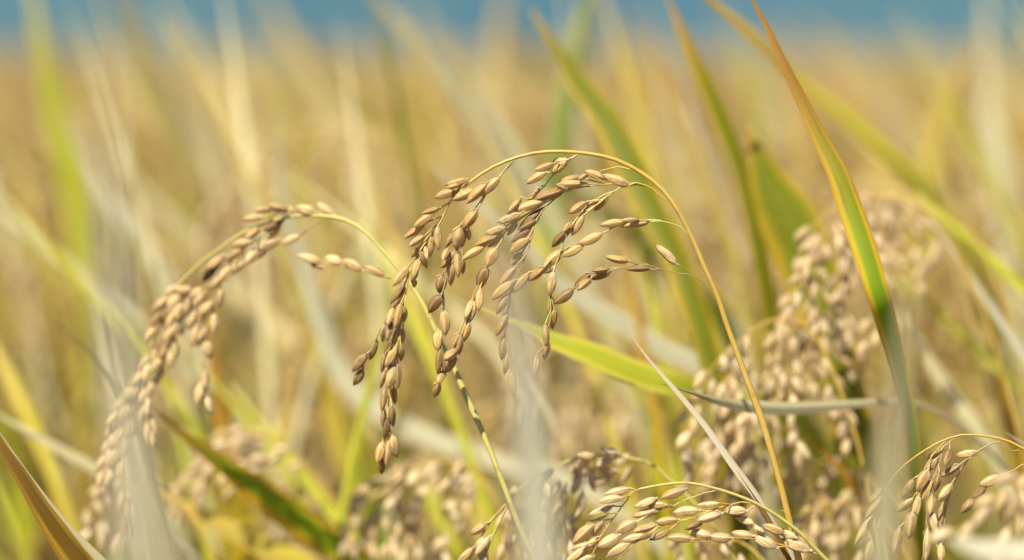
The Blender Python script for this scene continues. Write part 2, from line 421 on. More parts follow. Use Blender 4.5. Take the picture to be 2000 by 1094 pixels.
# ------------------------------------------------------------------ leaves
def leaf(label, pts, mat, widths, d, twist=0.0, fold=.25, down=True, name='rice_leaf', cat='rice leaf', group=None, tipcut=False, n=None, drop=None, tilt=.35):
    """pts: pixel points from tip to base; d: one depth or (tip depth, base depth); widths in photo pixels (several, spread evenly)
    the base is carried on down to its culm when down is set"""
    k = len(pts); dd = np.interp(np.linspace(0, 1, k), np.linspace(0, 1, len(d)), d) if isinstance(d, tuple) else np.full(k, float(d))
    p3 = [P(x, y, q) for (x, y), q in zip(pts, dd)]
    ws = np.interp(np.linspace(0, 1, k), np.linspace(0, 1, len(widths)), widths)
    ws = [w * (FOC + q / 1000) / FPX for w, q in zip(ws, dd)]
    if down:
        t = (p3[-1] - p3[-2]).normalized(); e = p3[-1]; zt = .30 if drop is None else drop
        ex = descend(e, t, (p3[-1] - p3[-2]).length, zt)
        for n_, e in enumerate(ex): p3.append(e); ws.append(ws[k - 1] * (1 - .35 * (n_ + 1) / len(ex)))
    q = np.array([[*v, w] for v, w in zip(p3, ws)])
    mb = MB(); nn = n or max(46, int(sum((a - b).length for a, b in zip(p3, p3[1:])) / .0035))
    ribbon(mb, q, twist, fold, nn, tipcut, tilt=tilt)
    o3 = p3[-1]
    o = link(name, mb.mesh(name, [LM[mat]], o3), None, o3)
    tag(o, label, cat, group)
    return o
#
def ribbon(mb, q, twist=0.0, fold=.25, n=30, tipcut=False, ref=None, m=0, cols=7, rnd=0.0, wave=.0, tilt=0.0):
    c = spline(q, n); C3 = c[:, :3]; w = np.maximum(c[:, 3], .0002)
    T = np.gradient(C3, axis=0); T /= np.linalg.norm(T, axis=1)[:, None] + 1e-12
    r = np.array(CAMFWD if ref is None else ref)
    A = np.cross(T, r); A /= np.linalg.norm(A, axis=1)[:, None] + 1e-12; B = np.cross(A, T)
    t = np.linspace(0, 1, n); tw = tilt + twist * np.sin(t * math.pi * 1.1) + .12 * np.sin(t * 23)
    X = np.cos(tw)[:, None] * A + np.sin(tw)[:, None] * B; N = np.cross(X, T)
    if not tipcut: w = w * np.minimum(1, (t / .12)) ** .6 + .0001
    u = np.linspace(-1, 1, cols)
    V = C3[:, None] + (w / 2)[:, None, None] * (u[None, :, None] * X[:, None] + (fold * (np.abs(u) - .12 * (np.abs(u) < .1))[None, :, None]
        + wave * np.sin(t * 60)[:, None, None] * (u[None, :, None] ** 2)) * N[:, None])
    uv = np.stack(np.broadcast_arrays((u[None] + 1) / 2, t[:, None]), -1)
    mb.add(V.reshape(-1, 3), grid_faces(n, cols, False), uv.reshape(-1, 2), rnd, m)

# ================================================================== the panicles in focus
BLK = (.12, .10, .09); BRN_SHADE = (.62, .55, .50); GRY = (.72, .76, .80)  # brown serves brown husks and also shaded grains, their shade put into the colour
def d_hero(x, y): return 0 + max(0, 900 - x) * .07 + (max(0, y - 600) * .02 if x < 1200 else 0) + (max(0, x - 1300) * .02)
B = []
B.append(([(1003, 314), (978, 342), (945, 385), (929, 408), (908, 440), (893, 490), (875, 530), (865, 575), (866, 605), (858, 645), (860, 685), (860, 730), (855, 750)], 2.6, M_DRYSTEM, [
 (976,345,938,382,21),(951,358,912,396,20),(926,370,885,390,21),(931,410,905,446,23),(897,443,890,484,24),(884,458,872,484,14,BRN_SHADE),(908,449,900,484,14),(915,449,915,468,9),
 (888,492,862,522,18),(875,485,865,508,14,BRN_SHADE),(893,490,895,540,17),(882,515,880,556,17),(905,510,903,534,9),(863,537,857,571,23),(862,577,838,610,23,BRN_SHADE),
 (866,604,870,653,23),(857,643,855,683,21),(860,680,854,727,15,BRN_SHADE),(866,726,856,748,18),(856,746,848,776,17)]))
B.append(([(1128, 302), (1108, 314), (1080, 342), (1060, 368), (1030, 392), (1010, 410)], 4, M_GSTEM, [
 (1108,313,1080,315,14),(1106,314,1080,338,18),(1082,319,1045,333,16),(1066,336,1030,358,17),(1052,367,1041,383,11),(1046,375,1028,397,13),(1018,386,991,416,15)]))
B.append(([(1230, 331), (1200, 327), (1172, 334)], 3.5, M_STEM, []))
B.append(([(1300, 390), (1270, 367), (1240, 357), (1180, 361), (1110, 370), (1080, 388), (1020, 425), (985, 455), (968, 482), (950, 522), (936, 562), (922, 587), (908, 635), (892, 682)], 3.2, M_STEM, [
 (1231,361,1181,342,20),(1183,350,1142,334,16),(1147,340,1129,352,9),(1132,346,1092,357,15),(1141,358,1091,359,17),(1110,372,1086,362,11,BRN_SHADE),(1098,372,1043,391,20),(1062,393,1006,412,19),(1015,417,973,434,18),
 (990,441,948,456,16),(1008,433,991,458,15),(966,463,928,480,17),(982,459,953,481,17),(947,481,903,507,17),(970,484,951,521,24),(950,523,936,563,24,BRN_SHADE),(938,563,935,606,16),(925,586,915,630,18),(922,585,908,622,14,BRN_SHADE),
 (917,627,903,668,17),(897,650,880,687,18),(901,655,896,692,14),(892,682,868,702,20),(888,695,868,727,25,BRN_SHADE)]))
B.append(([(1105, 372), (1068, 402), (1045, 438), (1032, 490), (1010, 540), (998, 575), (994, 610), (988, 655), (995, 700), (998, 727)], 2.4, M_DRYSTEM, [
 (1058,408,1015,445,19,BRN_SHADE),(1051,428,1014,448,16,BRN_SHADE),(1036,446,1001,471,17,BRN_SHADE),(1031,466,997,493,20),(1018,495,997,523,17),(1008,520,977,556,17),(994,574,971,612,16,GRY),(991,612,970,654,17),(985,656,980,702,16,BRN_SHADE),(992,690,985,730,14),(998,727,1004,773,16)]))
B.append(([(1242, 357), (1215, 366), (1190, 380), (1165, 400), (1136, 418), (1116, 440), (1104, 462), (1096, 486), (1090, 505), (1083, 525), (1076, 576), (1075, 620), (1067, 650), (1060, 690), (1050, 702)], 3.2, M_GSTEM, [
 (1186,384,1163,410,17),(1167,389,1136,416,17),(1146,394,1112,417,17),(1139,421,1118,458,16),(1116,435,1101,452,12,BRN_SHADE),(1103,453,1080,481,17,BRN_SHADE),(1117,440,1104,462,12,BRN_SHADE),
 (1081,530,1074,576,20),(1075,578,1073,618,16),(1083,605,1079,642,16),(1065,633,1068,676,15),(1071,668,1063,702,15),(1048,692,1044,730,14)]))
B.append(([(1352, 465), (1330, 445), (1300, 434), (1270, 430), (1230, 435), (1200, 442), (1180, 455), (1140, 475), (1100, 487), (1062, 520), (1030, 536), (1000, 552)], 3.2, M_GSTEM, [
 (1222,433,1172,440,16),(1267,434,1215,443,14),(1248,430,1215,431,11),(1178,455,1131,476,20),(1140,478,1099,500,18),(1100,488,1060,520,22),(1080,524,1058,531,12),(1063,522,1032,547,18),(1032,533,1000,571,20),(1002,549,961,584,20)]))
B.append(([(1395, 574), (1368, 546), (1345, 536), (1310, 531), (1270, 519), (1240, 517), (1210, 524), (1190, 529), (1158, 533), (1124, 560)], 2.2, M_DRYSTEM, [
 (1269,524,1224,526,14,BRN_SHADE),(1228,510,1183,501,18),(1190,526,1157,529,13,BRN_SHADE),(1192,530,1157,545,18,BRN_SHADE),(1153,534,1124,558,18,BRN_SHADE),(1154,545,1128,566,15),(1121,564,1083,592,21,BRN_SHADE)]))
B.append(([(1372, 549), (1345, 529), (1325, 516)], 2.0, M_DRYSTEM, [(1322,516,1281,479,18)]))
B.append(([(1268, 518), (1250, 512), (1229, 510)], 1.8, M_DRYSTEM, []))
# the crowded end of the main stalk
B.append(([(880, 393), (862, 425), (845, 455), (826, 480), (810, 510), (800, 535), (793, 570), (789, 600), (783, 640), (778, 680), (772, 709), (762, 757), (759, 790), (758, 830), (760, 857)], 3.2, M_STEM, [
 (912,350,871,361,18),(889,374,850,387,18),(902,360,874,368,11),(858,406,826,417,14),(845,416,809,443,18),(830,436,790,464,17),(830,460,800,481,14),(855,442,857,487,16),(845,460,840,500,14),
 (817,485,803,501,9,BRN_SHADE),(830,480,835,506,10),(820,490,832,522,14),(819,503,808,542,15),(815,520,803,551,13),(798,520,769,558,18),(790,550,764,592,14,BRN_SHADE),(789,558,776,594,14),(810,547,808,560,9,GRY),
 (783,592,772,640,16),(770,600,758,635,14,BRN_SHADE),(764,628,757,665,14,BRN_SHADE),(791,602,789,628,9),(779,642,770,672,14,BRN_SHADE),(787,643,783,672,12,GRY),(764,662,750,700,16,BRN_SHADE),
 (774,675,753,716,20),(784,678,782,705,13),(752,692,745,728,11,BRN_SHADE),(771,709,758,757,24),(777,709,777,757,16,GRY),(752,725,743,757,10),(751,757,746,802,15),(769,756,770,790,14,BRN_SHADE),
 (766,795,767,833,14,BRN_SHADE),(750,797,748,835,13,BRN_SHADE),(757,818,750,858,15,BRN_SHADE),(766,850,775,892,20),(748,862,738,903,19),(760,857,754,908,15),(745,895,744,927,15,BRN_SHADE)]))
B.append(([(772, 590), (757, 620), (742, 645), (735, 662), (722, 688), (712, 706), (706, 722)], 2.2, M_DRYSTEM, [
 (752,632,746,667,14,BRN_SHADE),(735,664,722,702,17,BRN_SHADE),(715,692,689,725,20,BRN_SHADE),(708,722,690,752,19,BRN_SHADE)]))
panicle('sharp arching rice panicle with drooping tan grains on a tall golden stem',
 [(1560, 1094), (1540, 1010), (1520, 930), (1488, 820), (1462, 750), (1440, 690), (1418, 630), (1400, 575), (1375, 520), (1352, 465), (1320, 405), (1285, 362), (1240, 330), (1190, 308), (1130, 298), (1075, 296), (1030, 302), (980, 318), (935, 343), (900, 372), (880, 393)],
 d_hero, B, wide=(14, 5.5), root_to=(P(1600, 1094, 40).x, P(1600, 1094, 40).y, .0), nodes=((.245, .2),), tint=(1.02, .98, .90))

# left panicle, a little behind the focus plane
def d_left(x, y): return 14 + max(0, 1000 - x) * .075
B = []
B.append(([(652, 423), (618, 414), (580, 411), (545, 414), (510, 426)], 3, M_GSTEM, [
 (652,420,618,397,16),(618,415,577,405,20),(580,415,556,402,14),(562,412,527,402,18),(530,408,500,412,15),(515,424,474,428,16)]))
B.append(([(560, 424), (540, 445), (510, 462), (480, 485), (450, 512), (425, 540), (400, 562)], 3, M_GSTEM, [
 (550,432,515,450,16,(.4,.3,.25)),(548,440,525,462,13,BLK),(506,445,483,465,18),(486,472,452,480,18),(473,487,440,510,18),(505,490,482,515,22),(477,512,450,533,17),(437,497,405,525,17),(422,520,396,549,17,BLK),(432,505,415,530,13,(.4,.35,.35)),(455,520,430,548,17),(440,535,416,562,16)]))
B.append(([(625, 432), (600, 448), (585, 462), (548, 476), (505, 497), (470, 525), (440, 548)], 2.4, M_DRYSTEM, [
 (584,460,549,476,16),(545,468,505,487,23),(520,482,497,505,15)]))
for pth, au in (
 ([(416,555),(385,568),(355,580),(335,600)], {}),
 ([(345,560),(325,592),(310,632),(300,672),(285,712),(270,748),(246,792),(226,842),(211,892),(203,948)], dict(spacing=.0027)),
 ([(350,575),(338,640),(322,700),(297,742),(287,792),(290,860)], dict(spacing=.0029)),
 ([(440,540),(420,585),(407,640),(396,700),(396,760),(401,800)], {}),
 ([(400,565),(388,612),(374,662)], {}),
 ([(372,565),(352,620),(340,690)], dict(spacing=.0030)),
 ([(268,760),(250,820),(238,880),(228,935)], dict(spacing=.0034))):
    B.append((pth, 2.4, M_STEM, 'auto', {'auto': au}))
B.append(([(800, 560), (775, 547), (752, 541), (712, 530), (670, 520), (632, 512)], 2.2, M_STEM, [
 (629,512,581,498,18),(632,522,606,517,13,BRN_SHADE),(668,512,635,503,20),(708,528,670,508,20),(752,540,712,521,17)]))
B.append(([(716, 452), (705, 437), (696, 432)], 2.5, M_STEM, []))
for pth in ([(988, 985), (965, 1010), (950, 1032), (928, 1068), (908, 1120)], [(990, 990), (972, 1030), (955, 1065), (940, 1110)]):
    B.append((pth, 5, M_GSTEM, 'auto', {'auto': dict(spacing=.0046, start=.3)}))
panicle('long arching rice panicle on the left with pale hanging grains, a few of them blackened',
 [(1060, 1120), (1020, 1040), (1000, 990), (985, 950), (950, 862), (910, 772), (885, 715), (860, 665), (830, 600), (800, 552), (770, 515), (740, 480), (710, 450), (680, 432), (650, 424), (600, 421), (560, 424), (520, 436), (480, 452), (440, 478), (400, 508), (365, 540), (345, 562)],
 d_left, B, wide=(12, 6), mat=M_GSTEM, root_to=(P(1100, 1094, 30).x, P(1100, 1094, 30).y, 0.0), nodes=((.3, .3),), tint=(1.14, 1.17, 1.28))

# low panicle at the bottom, right of the middle
def d_low(x, y): return -6 + max(0, x - 1300) * .03
B = []
B.append(([(1250, 955), (1232, 964), (1215, 990), (1185, 1030), (1165, 1065), (1152, 1100)], 3, M_STEM, [
 (1230,954,1182,966,17),(1214,972,1169,981,16),(1197,988,1152,1005,16),(1188,1003,1153,1018,13,(.5,.6,.3)),(1160,1024,1121,1060,24),(1178,1017,1160,1047,15),(1164,1050,1137,1083,17),(1160,1086,1122,1099,16),(1150,1062,1118,1076,14),(1140,1070,1105,1100,18)]))
B.append(([(1405, 957), (1360, 967), (1320, 985), (1285, 997), (1250, 1016), (1215, 1042), (1180, 1075)], 2.6, M_GSTEM, [
 (1340,955,1293,972,20),(1282,973,1240,990,17),(1300,986,1263,987,17),(1285,995,1237,1008,18),(1245,1018,1205,1038,25),(1210,1045,1168,1068,26)]))
B.append(([(1480, 984), (1450, 982), (1400, 993), (1340, 1016), (1290, 1027), (1262, 1045), (1225, 1076), (1200, 1100)], 3, M_STEM, [
 (1365,997,1315,1002,21),(1410,1003,1362,1017,20),(1402,983,1363,988,13),(1458,998,1413,998,20),(1372,1019,1338,1031,15,BRN_SHADE),(1325,1015,1282,1019,17),(1281,1026,1238,1038,17),(1262,1044,1217,1055,15),(1272,1043,1240,1056,13,BRN_SHADE),(1308,1035,1271,1055,15,BRN_SHADE),(1228,1062,1188,1085,21)]))
B.append(([(1598, 1082), (1560, 1075), (1520, 1062), (1470, 1052), (1400, 1052), (1310, 1054)], 3, M_STEM, [
 (1352,1053,1304,1050,20),(1388,1047,1347,1042,20),(1430,1051,1386,1047,21),(1471,1047,1430,1042,20),(1518,1070,1470,1047,24),(1532,1042,1490,1026,19),(1555,1050,1522,1040,18),(1583,1075,1528,1053,24),(1470,1022,1442,1015,15),(1490,1038,1462,1024,13)]))
B.append(([(1545, 1026), (1536, 1002), (1524, 996)], 2.5, M_GSTEM, []))
panicle('sharp low rice panicle at the bottom edge, plump pale grains in three leftward rows',
 [(1625, 1105), (1600, 1080), (1570, 1048), (1530, 1016), (1480, 985), (1420, 961), (1350, 944), (1300, 946), (1250, 955)],
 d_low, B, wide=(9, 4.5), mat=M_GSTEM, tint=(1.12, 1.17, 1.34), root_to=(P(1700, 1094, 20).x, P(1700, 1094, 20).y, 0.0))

# bottom right panicle
def d_br(x, y): return 2 + max(0, 1780 - x) * .06
B = []
B.append(([(1953, 863), (1927, 869), (1893, 895), (1870, 929), (1855, 964), (1846, 1010), (1840, 1060), (1838, 1100)], 3, M_DRYSTEM, [
 (1910,882,1870,890,18),(1874,908,1838,931,16),(1857,946,1831,972,17),(1846,980,1832,1018,14),(1838,1020,1832,1052,14),(1836,1058,1836,1100,18)]))
B.append(([(1862, 857), (1845, 872), (1836, 900), (1822, 940), (1812, 980), (1808, 1030), (1800, 1100)], 2.6, M_DRYSTEM, [
 (1854,878,1840,908,16,BRN_SHADE),(1838,880,1815,898,13,BRN_SHADE),(1830,896,1810,922,17),(1834,924,1829,960,15),(1820,938,1803,978,16),(1820,968,1812,1002,18),(1821,1000,1827,1042,17),(1812,1032,1807,1096,18)]))
B.append(([(1850, 858), (1825, 885), (1806, 915), (1792, 960), (1778, 1010), (1762, 1050), (1755, 1100)], 2.6, M_STEM, [
 (1813,917,1792,958,24),(1785,935,1763,972,18,BRN_SHADE),(1784,972,1755,1000,20),(1795,967,1784,1015,19),(1783,1000,1775,1050,24),(1757,1030,1746,1084,17)]))
B.append(([(1726, 960), (1718, 990), (1700, 1030), (1690, 1100)], 2.6, M_STEM, [
 (1723,955,1700,985,16),(1722,970,1690,1012,17),(1722,990,1716,1035,13),(1703,1008,1672,1060,18),(1702,1055,1694,1096,18)]))
B.append(([(2040, 895), (2000, 907), (1984, 917), (1956, 927), (1925, 950), (1900, 975), (1880, 1000)], 3, M_DRYSTEM, [
 (1954,929,1913,948,22),(1925,952,1895,970,17,BRN_SHADE),(1908,972,1876,1000,20,BRN_SHADE)]))
B.append(([(1990, 880), (1975, 880), (1965, 868)], 2, M_DRYSTEM, []))
panicle('sharp rice panicle in the bottom right corner with thin wiry stalks and separate brown grains',
 [(2080, 930), (2040, 895), (2000, 877), (1959, 858), (1893, 849), (1853, 856), (1807, 879), (1761, 913), (1738, 941), (1726, 962)],
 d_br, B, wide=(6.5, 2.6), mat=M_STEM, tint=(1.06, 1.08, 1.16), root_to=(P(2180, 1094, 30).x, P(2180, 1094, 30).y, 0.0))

# ------------------------------------------------------------------ panicles behind, seen soft
def soft(label, stem, chains, d, sp=.0036, rootx=None, group=None, wide=(8, 3), tint=None, dr=15, mat=None):
    f = lambda x, y: d
    brs = []
    for c in chains:
        dd = d + random.uniform(-dr, dr)
        brs.append((c, 2.6, M_STEM, 'auto', {'auto': dict(spacing=sp, spread=.5, clump=.0007), 'd': (lambda x, y, q=dd: q)}))
    bx, by = stem[0]; rx = bx + (rootx if rootx is not None else 40); q = P(rx, 1094, d + 30)
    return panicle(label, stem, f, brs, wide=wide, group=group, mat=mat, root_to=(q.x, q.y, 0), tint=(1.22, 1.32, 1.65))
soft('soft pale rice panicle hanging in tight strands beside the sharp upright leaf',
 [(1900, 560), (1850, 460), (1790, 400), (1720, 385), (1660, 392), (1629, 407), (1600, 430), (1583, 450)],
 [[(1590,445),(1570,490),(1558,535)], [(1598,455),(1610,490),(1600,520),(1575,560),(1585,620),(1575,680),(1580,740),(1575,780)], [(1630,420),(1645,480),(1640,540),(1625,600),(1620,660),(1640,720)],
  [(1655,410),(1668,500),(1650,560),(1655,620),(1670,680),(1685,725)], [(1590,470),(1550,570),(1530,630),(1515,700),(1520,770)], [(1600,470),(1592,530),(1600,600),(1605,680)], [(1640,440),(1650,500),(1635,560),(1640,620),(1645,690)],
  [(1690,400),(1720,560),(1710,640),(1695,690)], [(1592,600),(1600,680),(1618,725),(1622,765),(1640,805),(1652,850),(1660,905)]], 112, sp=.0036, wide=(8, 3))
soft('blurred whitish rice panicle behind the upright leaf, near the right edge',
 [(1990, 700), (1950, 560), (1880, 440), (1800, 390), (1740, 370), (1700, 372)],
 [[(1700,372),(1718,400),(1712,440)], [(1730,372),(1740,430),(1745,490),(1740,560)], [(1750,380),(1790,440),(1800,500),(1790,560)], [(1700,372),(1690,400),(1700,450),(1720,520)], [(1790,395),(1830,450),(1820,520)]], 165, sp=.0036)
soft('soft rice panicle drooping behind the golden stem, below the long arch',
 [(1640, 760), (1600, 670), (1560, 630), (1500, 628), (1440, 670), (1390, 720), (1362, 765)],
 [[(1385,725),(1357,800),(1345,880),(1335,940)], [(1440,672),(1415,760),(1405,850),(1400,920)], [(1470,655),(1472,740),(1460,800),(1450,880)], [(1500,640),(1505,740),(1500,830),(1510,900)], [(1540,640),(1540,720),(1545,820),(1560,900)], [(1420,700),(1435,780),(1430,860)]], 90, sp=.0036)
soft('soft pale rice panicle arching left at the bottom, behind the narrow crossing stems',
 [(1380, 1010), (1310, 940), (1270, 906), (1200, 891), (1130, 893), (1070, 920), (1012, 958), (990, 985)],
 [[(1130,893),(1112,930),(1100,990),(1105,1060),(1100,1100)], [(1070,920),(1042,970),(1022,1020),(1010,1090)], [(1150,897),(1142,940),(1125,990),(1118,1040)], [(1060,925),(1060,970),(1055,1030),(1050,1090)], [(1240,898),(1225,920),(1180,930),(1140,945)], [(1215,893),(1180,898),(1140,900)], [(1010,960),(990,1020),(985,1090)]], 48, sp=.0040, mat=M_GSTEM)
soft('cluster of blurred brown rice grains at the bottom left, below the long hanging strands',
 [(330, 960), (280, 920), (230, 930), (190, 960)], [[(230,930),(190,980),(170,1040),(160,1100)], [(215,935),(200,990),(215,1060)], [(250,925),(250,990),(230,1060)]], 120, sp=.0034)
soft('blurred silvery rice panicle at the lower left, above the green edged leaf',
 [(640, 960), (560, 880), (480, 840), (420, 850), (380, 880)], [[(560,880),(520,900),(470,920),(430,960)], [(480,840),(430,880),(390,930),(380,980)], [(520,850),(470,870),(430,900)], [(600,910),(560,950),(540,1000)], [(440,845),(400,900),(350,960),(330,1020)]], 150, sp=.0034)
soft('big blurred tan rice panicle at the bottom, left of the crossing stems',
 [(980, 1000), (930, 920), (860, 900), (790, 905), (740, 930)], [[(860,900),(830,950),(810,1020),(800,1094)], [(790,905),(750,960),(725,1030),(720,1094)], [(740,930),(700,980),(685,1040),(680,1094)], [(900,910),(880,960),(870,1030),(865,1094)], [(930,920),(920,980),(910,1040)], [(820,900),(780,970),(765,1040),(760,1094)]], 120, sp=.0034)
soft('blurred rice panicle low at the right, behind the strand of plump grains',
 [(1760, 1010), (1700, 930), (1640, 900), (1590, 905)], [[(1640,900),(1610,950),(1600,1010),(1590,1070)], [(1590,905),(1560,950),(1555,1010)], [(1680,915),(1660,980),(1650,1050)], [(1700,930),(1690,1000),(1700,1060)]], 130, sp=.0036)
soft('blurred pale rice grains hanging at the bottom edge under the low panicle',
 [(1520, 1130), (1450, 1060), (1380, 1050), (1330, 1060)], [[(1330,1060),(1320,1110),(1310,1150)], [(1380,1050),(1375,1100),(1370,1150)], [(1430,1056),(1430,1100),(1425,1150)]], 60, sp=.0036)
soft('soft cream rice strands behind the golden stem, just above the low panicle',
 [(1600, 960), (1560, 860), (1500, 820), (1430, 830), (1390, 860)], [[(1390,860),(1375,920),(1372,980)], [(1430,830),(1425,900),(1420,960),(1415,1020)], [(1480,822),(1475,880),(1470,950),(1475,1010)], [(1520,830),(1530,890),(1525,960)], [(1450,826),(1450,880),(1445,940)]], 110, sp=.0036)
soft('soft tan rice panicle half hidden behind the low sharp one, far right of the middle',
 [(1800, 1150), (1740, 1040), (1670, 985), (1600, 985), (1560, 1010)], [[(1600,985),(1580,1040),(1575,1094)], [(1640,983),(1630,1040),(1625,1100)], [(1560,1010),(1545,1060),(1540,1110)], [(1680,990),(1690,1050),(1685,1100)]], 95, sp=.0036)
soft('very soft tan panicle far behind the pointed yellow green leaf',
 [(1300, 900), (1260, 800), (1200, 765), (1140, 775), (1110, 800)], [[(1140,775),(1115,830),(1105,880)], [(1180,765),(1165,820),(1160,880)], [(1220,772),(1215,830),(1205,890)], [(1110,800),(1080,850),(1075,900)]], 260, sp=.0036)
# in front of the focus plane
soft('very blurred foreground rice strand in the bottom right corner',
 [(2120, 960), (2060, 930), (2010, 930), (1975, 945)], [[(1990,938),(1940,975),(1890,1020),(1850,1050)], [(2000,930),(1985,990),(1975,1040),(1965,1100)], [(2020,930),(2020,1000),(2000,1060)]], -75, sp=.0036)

# ================================================================== leaves traced from the photograph (tip first)
leaf('sharp upright yellow and green leaf with brown tip crossing the whole right side', [(1440,-60),(1470,0),(1500,55),(1530,120),(1570,200),(1605,270),(1640,340),(1668,420),(1695,500),(1725,600),(1750,690),(1772,780),(1786,880),(1796,990),(1806,1100)], 'sharp', (10,18,28,34,40,46,52,54,52,46,40,38,36,34,34), (22,18,14,8,2,-6,-14,-24,-32,-34,-10,40,80,110,130), tilt=.2, twist=.15, tipcut=False)
leaf('blurred yellow leaf slanting down to the right behind the sharp upright leaf', [(1330,-50),(1380,-5),(1440,40),(1500,92),(1560,150),(1650,222),(1740,300),(1800,360),(1845,410)], 'yellow', (30,44,50,52,52,55,55,50,40), (110,190), twist=.5)
leaf('dark olive blurred leaf rising behind the top of the main arch', [(1030,10),(1080,80),(1130,160),(1190,240),(1230,320),(1270,400),(1310,480),(1345,560)], 'deep', (16,28,44,56,64,62,56,50), (190,135), twist=.2, tilt=.1, drop=.66)
leaf('blurred orange edged olive leaf near the top, right of the pale green blade', [(1300,-10),(1350,95),(1390,180),(1425,260),(1450,330)], 'deep', (40,58,60,52,40), (170,160), twist=.4)
leaf('broad blurred green leaf with orange left edge behind the right panicle', [(1455,235),(1480,300),(1510,370),(1545,440),(1585,540),(1620,640)], 'deep', (14,60,96,112,112,90), (165,150), twist=.05, tilt=0.0, drop=.66)
leaf('pale fresh green blurred blade standing at the top middle', [(1165,-60),(1150,0),(1130,100),(1110,200),(1095,290),(1085,370)], 'bright', (60,74,72,60,48,40), (380,420), twist=.2)
leaf('wide pale straw blade slanting from the top edge towards the main arch', [(700,-50),(740,0),(800,62),(860,130),(920,205),(970,290),(1010,360)], 'straw', (30,40,48,52,52,46,40), (420,430), twist=.2)
leaf('long bleached leaf bending down and right below the left panicle', [(548,220),(553,380),(590,500),(620,600),(665,720),(740,800),(850,858),(980,900),(1100,930)], 'silver', (20,36,40,42,44,44,44,44,42), (270,210), twist=.3)
leaf('bleached leaf slanting right behind the middle of the main panicle', [(830,310),(900,375),(1000,452),(1100,555),(1200,618),(1300,680),(1390,725),(1440,790),(1460,880)], 'silver', (18,30,34,38,42,44,42,36,24), (170,150), twist=.3)
leaf('pointed yellow green leaf behind the grains with a pale dry tip', [(885,578),(955,608),(1020,633),(1080,662),(1160,690),(1250,728),(1340,752),(1430,775),(1520,800)], 'lime', (5,12,34,64,74,70,60,48,40), (45,48,52,56,60,66,80,120,170), twist=.1, fold=.15, tilt=.75, drop=.6)
leaf('thin folded dry leaf lying level across the golden stem', [(1293,750),(1350,766),(1400,781),(1460,791),(1540,796),(1620,792),(1720,785),(1800,790)], 'straw', (3,12,22,27,27,21,13,10), (6,90), twist=.1, fold=.5, drop=.6)
leaf('narrow bleached stalk like leaf slanting down to the right with a sharp point', [(1202,605),(1240,665),(1280,716),(1330,772),(1380,832),(1430,902),(1480,972),(1520,1040),(1550,1094)], 'rose', (2,8,13,16,17,17,18,18,20), (0,14), twist=.2, fold=.6)
leaf('dark brown dry leaf under the bleached stalk at the bottom', [(1440,920),(1470,965),(1500,1010),(1525,1060),(1545,1100)], 'brown', (3,10,17,20,20), (7,12), fold=.4)
leaf('sharp brown leaf with a pale rim crossing the bottom left corner', [(-60,780),(0,868),(40,925),(80,990),(120,1048),(165,1110)], 'brown', (36,42,46,50,56,62), (-6,6), twist=.3, fold=.35)
leaf('pale dry edge of leaf running beside the brown leaf in the bottom left corner', [(-20,815),(20,875),(70,945),(120,1010),(165,1060),(210,1110)], 'straw', (4,7,9,12,15,20), (0,10), fold=.6)
leaf('orange and green leaf slanting to the lower right from the left panicle', [(290,785),(340,832),(400,878),(460,922),(540,982),(620,1042),(700,1100)], 'edged', (10,34,46,54,62,66,62), (85,140), twist=.2)
leaf('blurred amber leaf standing behind the left panicle', [(390,590),(415,690),(430,780),(445,870),(465,970)], 'amber', (16,34,44,46,42), (180,190))
leaf('blurred straw stalk at the left edge slanting to the hanging grains', [(-30,795),(60,845),(130,884),(195,920),(260,960)], 'straw', (24,28,28,26,24), (130,140))
leaf('thin dark tipped blade left of the hanging strands', [(95,618),(150,664),(195,708),(230,760),(260,830)], 'tan', (5,14,16,16,14), (80,100), fold=.5)
leaf('blurred yellow leaf low at the left below the orange and green leaf', [(240,935),(330,975),(420,1018),(500,1058),(600,1105)], 'yellow', (20,38,46,48,46), (140,160))
leaf('broad blurred green leaf left of the hanging main strands', [(590,640),(625,740),(665,830),(710,920),(740,1010)], 'green', (20,62,80,84,70), (290,290))
leaf('blurred pale upright blade left of the broad green leaf', [(590,690),(592,780),(600,880),(610,990)], 'straw', (30,60,64,50), (330,330))
leaf('tall yellow green blurred blade at the top left', [(40,-60),(65,0),(88,110),(112,220),(140,330),(160,450),(172,600)], 'lime', (30,44,52,54,56,56,50), (520,520))
leaf('blurred silvery blade slanting down at the left', [(110,190),(160,300),(200,370),(255,440),(310,520),(350,590)], 'silver', (12,26,32,34,34,32), (360,330))
leaf('thin greyish stalk at the top left in the blue', [(175,-40),(205,60),(232,160),(250,260),(262,380)], 'tan', (10,14,15,15,14), (300,300))
leaf('blurred tan blade leaning left near the top left', [(215,-60),(260,40),(300,140),(345,250),(380,360)], 'tan', (30,40,46,46,44), (700,700))
leaf('pale blurred blade leaning left, second from the top left corner', [(310,-10),(370,90),(430,190),(500,300),(560,410)], 'tan', (24,34,38,40,38), (800,780))
leaf('wide pale blurred blade at the top, left of the middle', [(500,-40),(560,60),(620,160),(680,280),(730,400)], 'tan', (26,42,46,46,42), (900,850))
leaf('faint upright tan blade at the top middle', [(985,-60),(978,40),(973,150),(968,270),(964,400)], 'tan', (34,42,44,44,42), (900,880))
leaf('pale narrow blade standing at the top right behind the olive leaf', [(1325,120),(1350,220),(1385,330),(1415,430),(1440,530)], 'pale', (12,26,32,32,30), (330,320))
leaf('thin greyish leaf running to the right edge beside the right panicles', [(1795,395),(1850,470),(1900,545),(1950,620),(2010,710),(2060,800)], 'pale', (6,14,17,18,18,18), (140,130))
leaf('thin brown stalk at the far right top leaning left', [(1790,210),(1830,300),(1860,400),(1885,500),(1910,600)], 'tan', (6,13,16,16,16), (220,220))
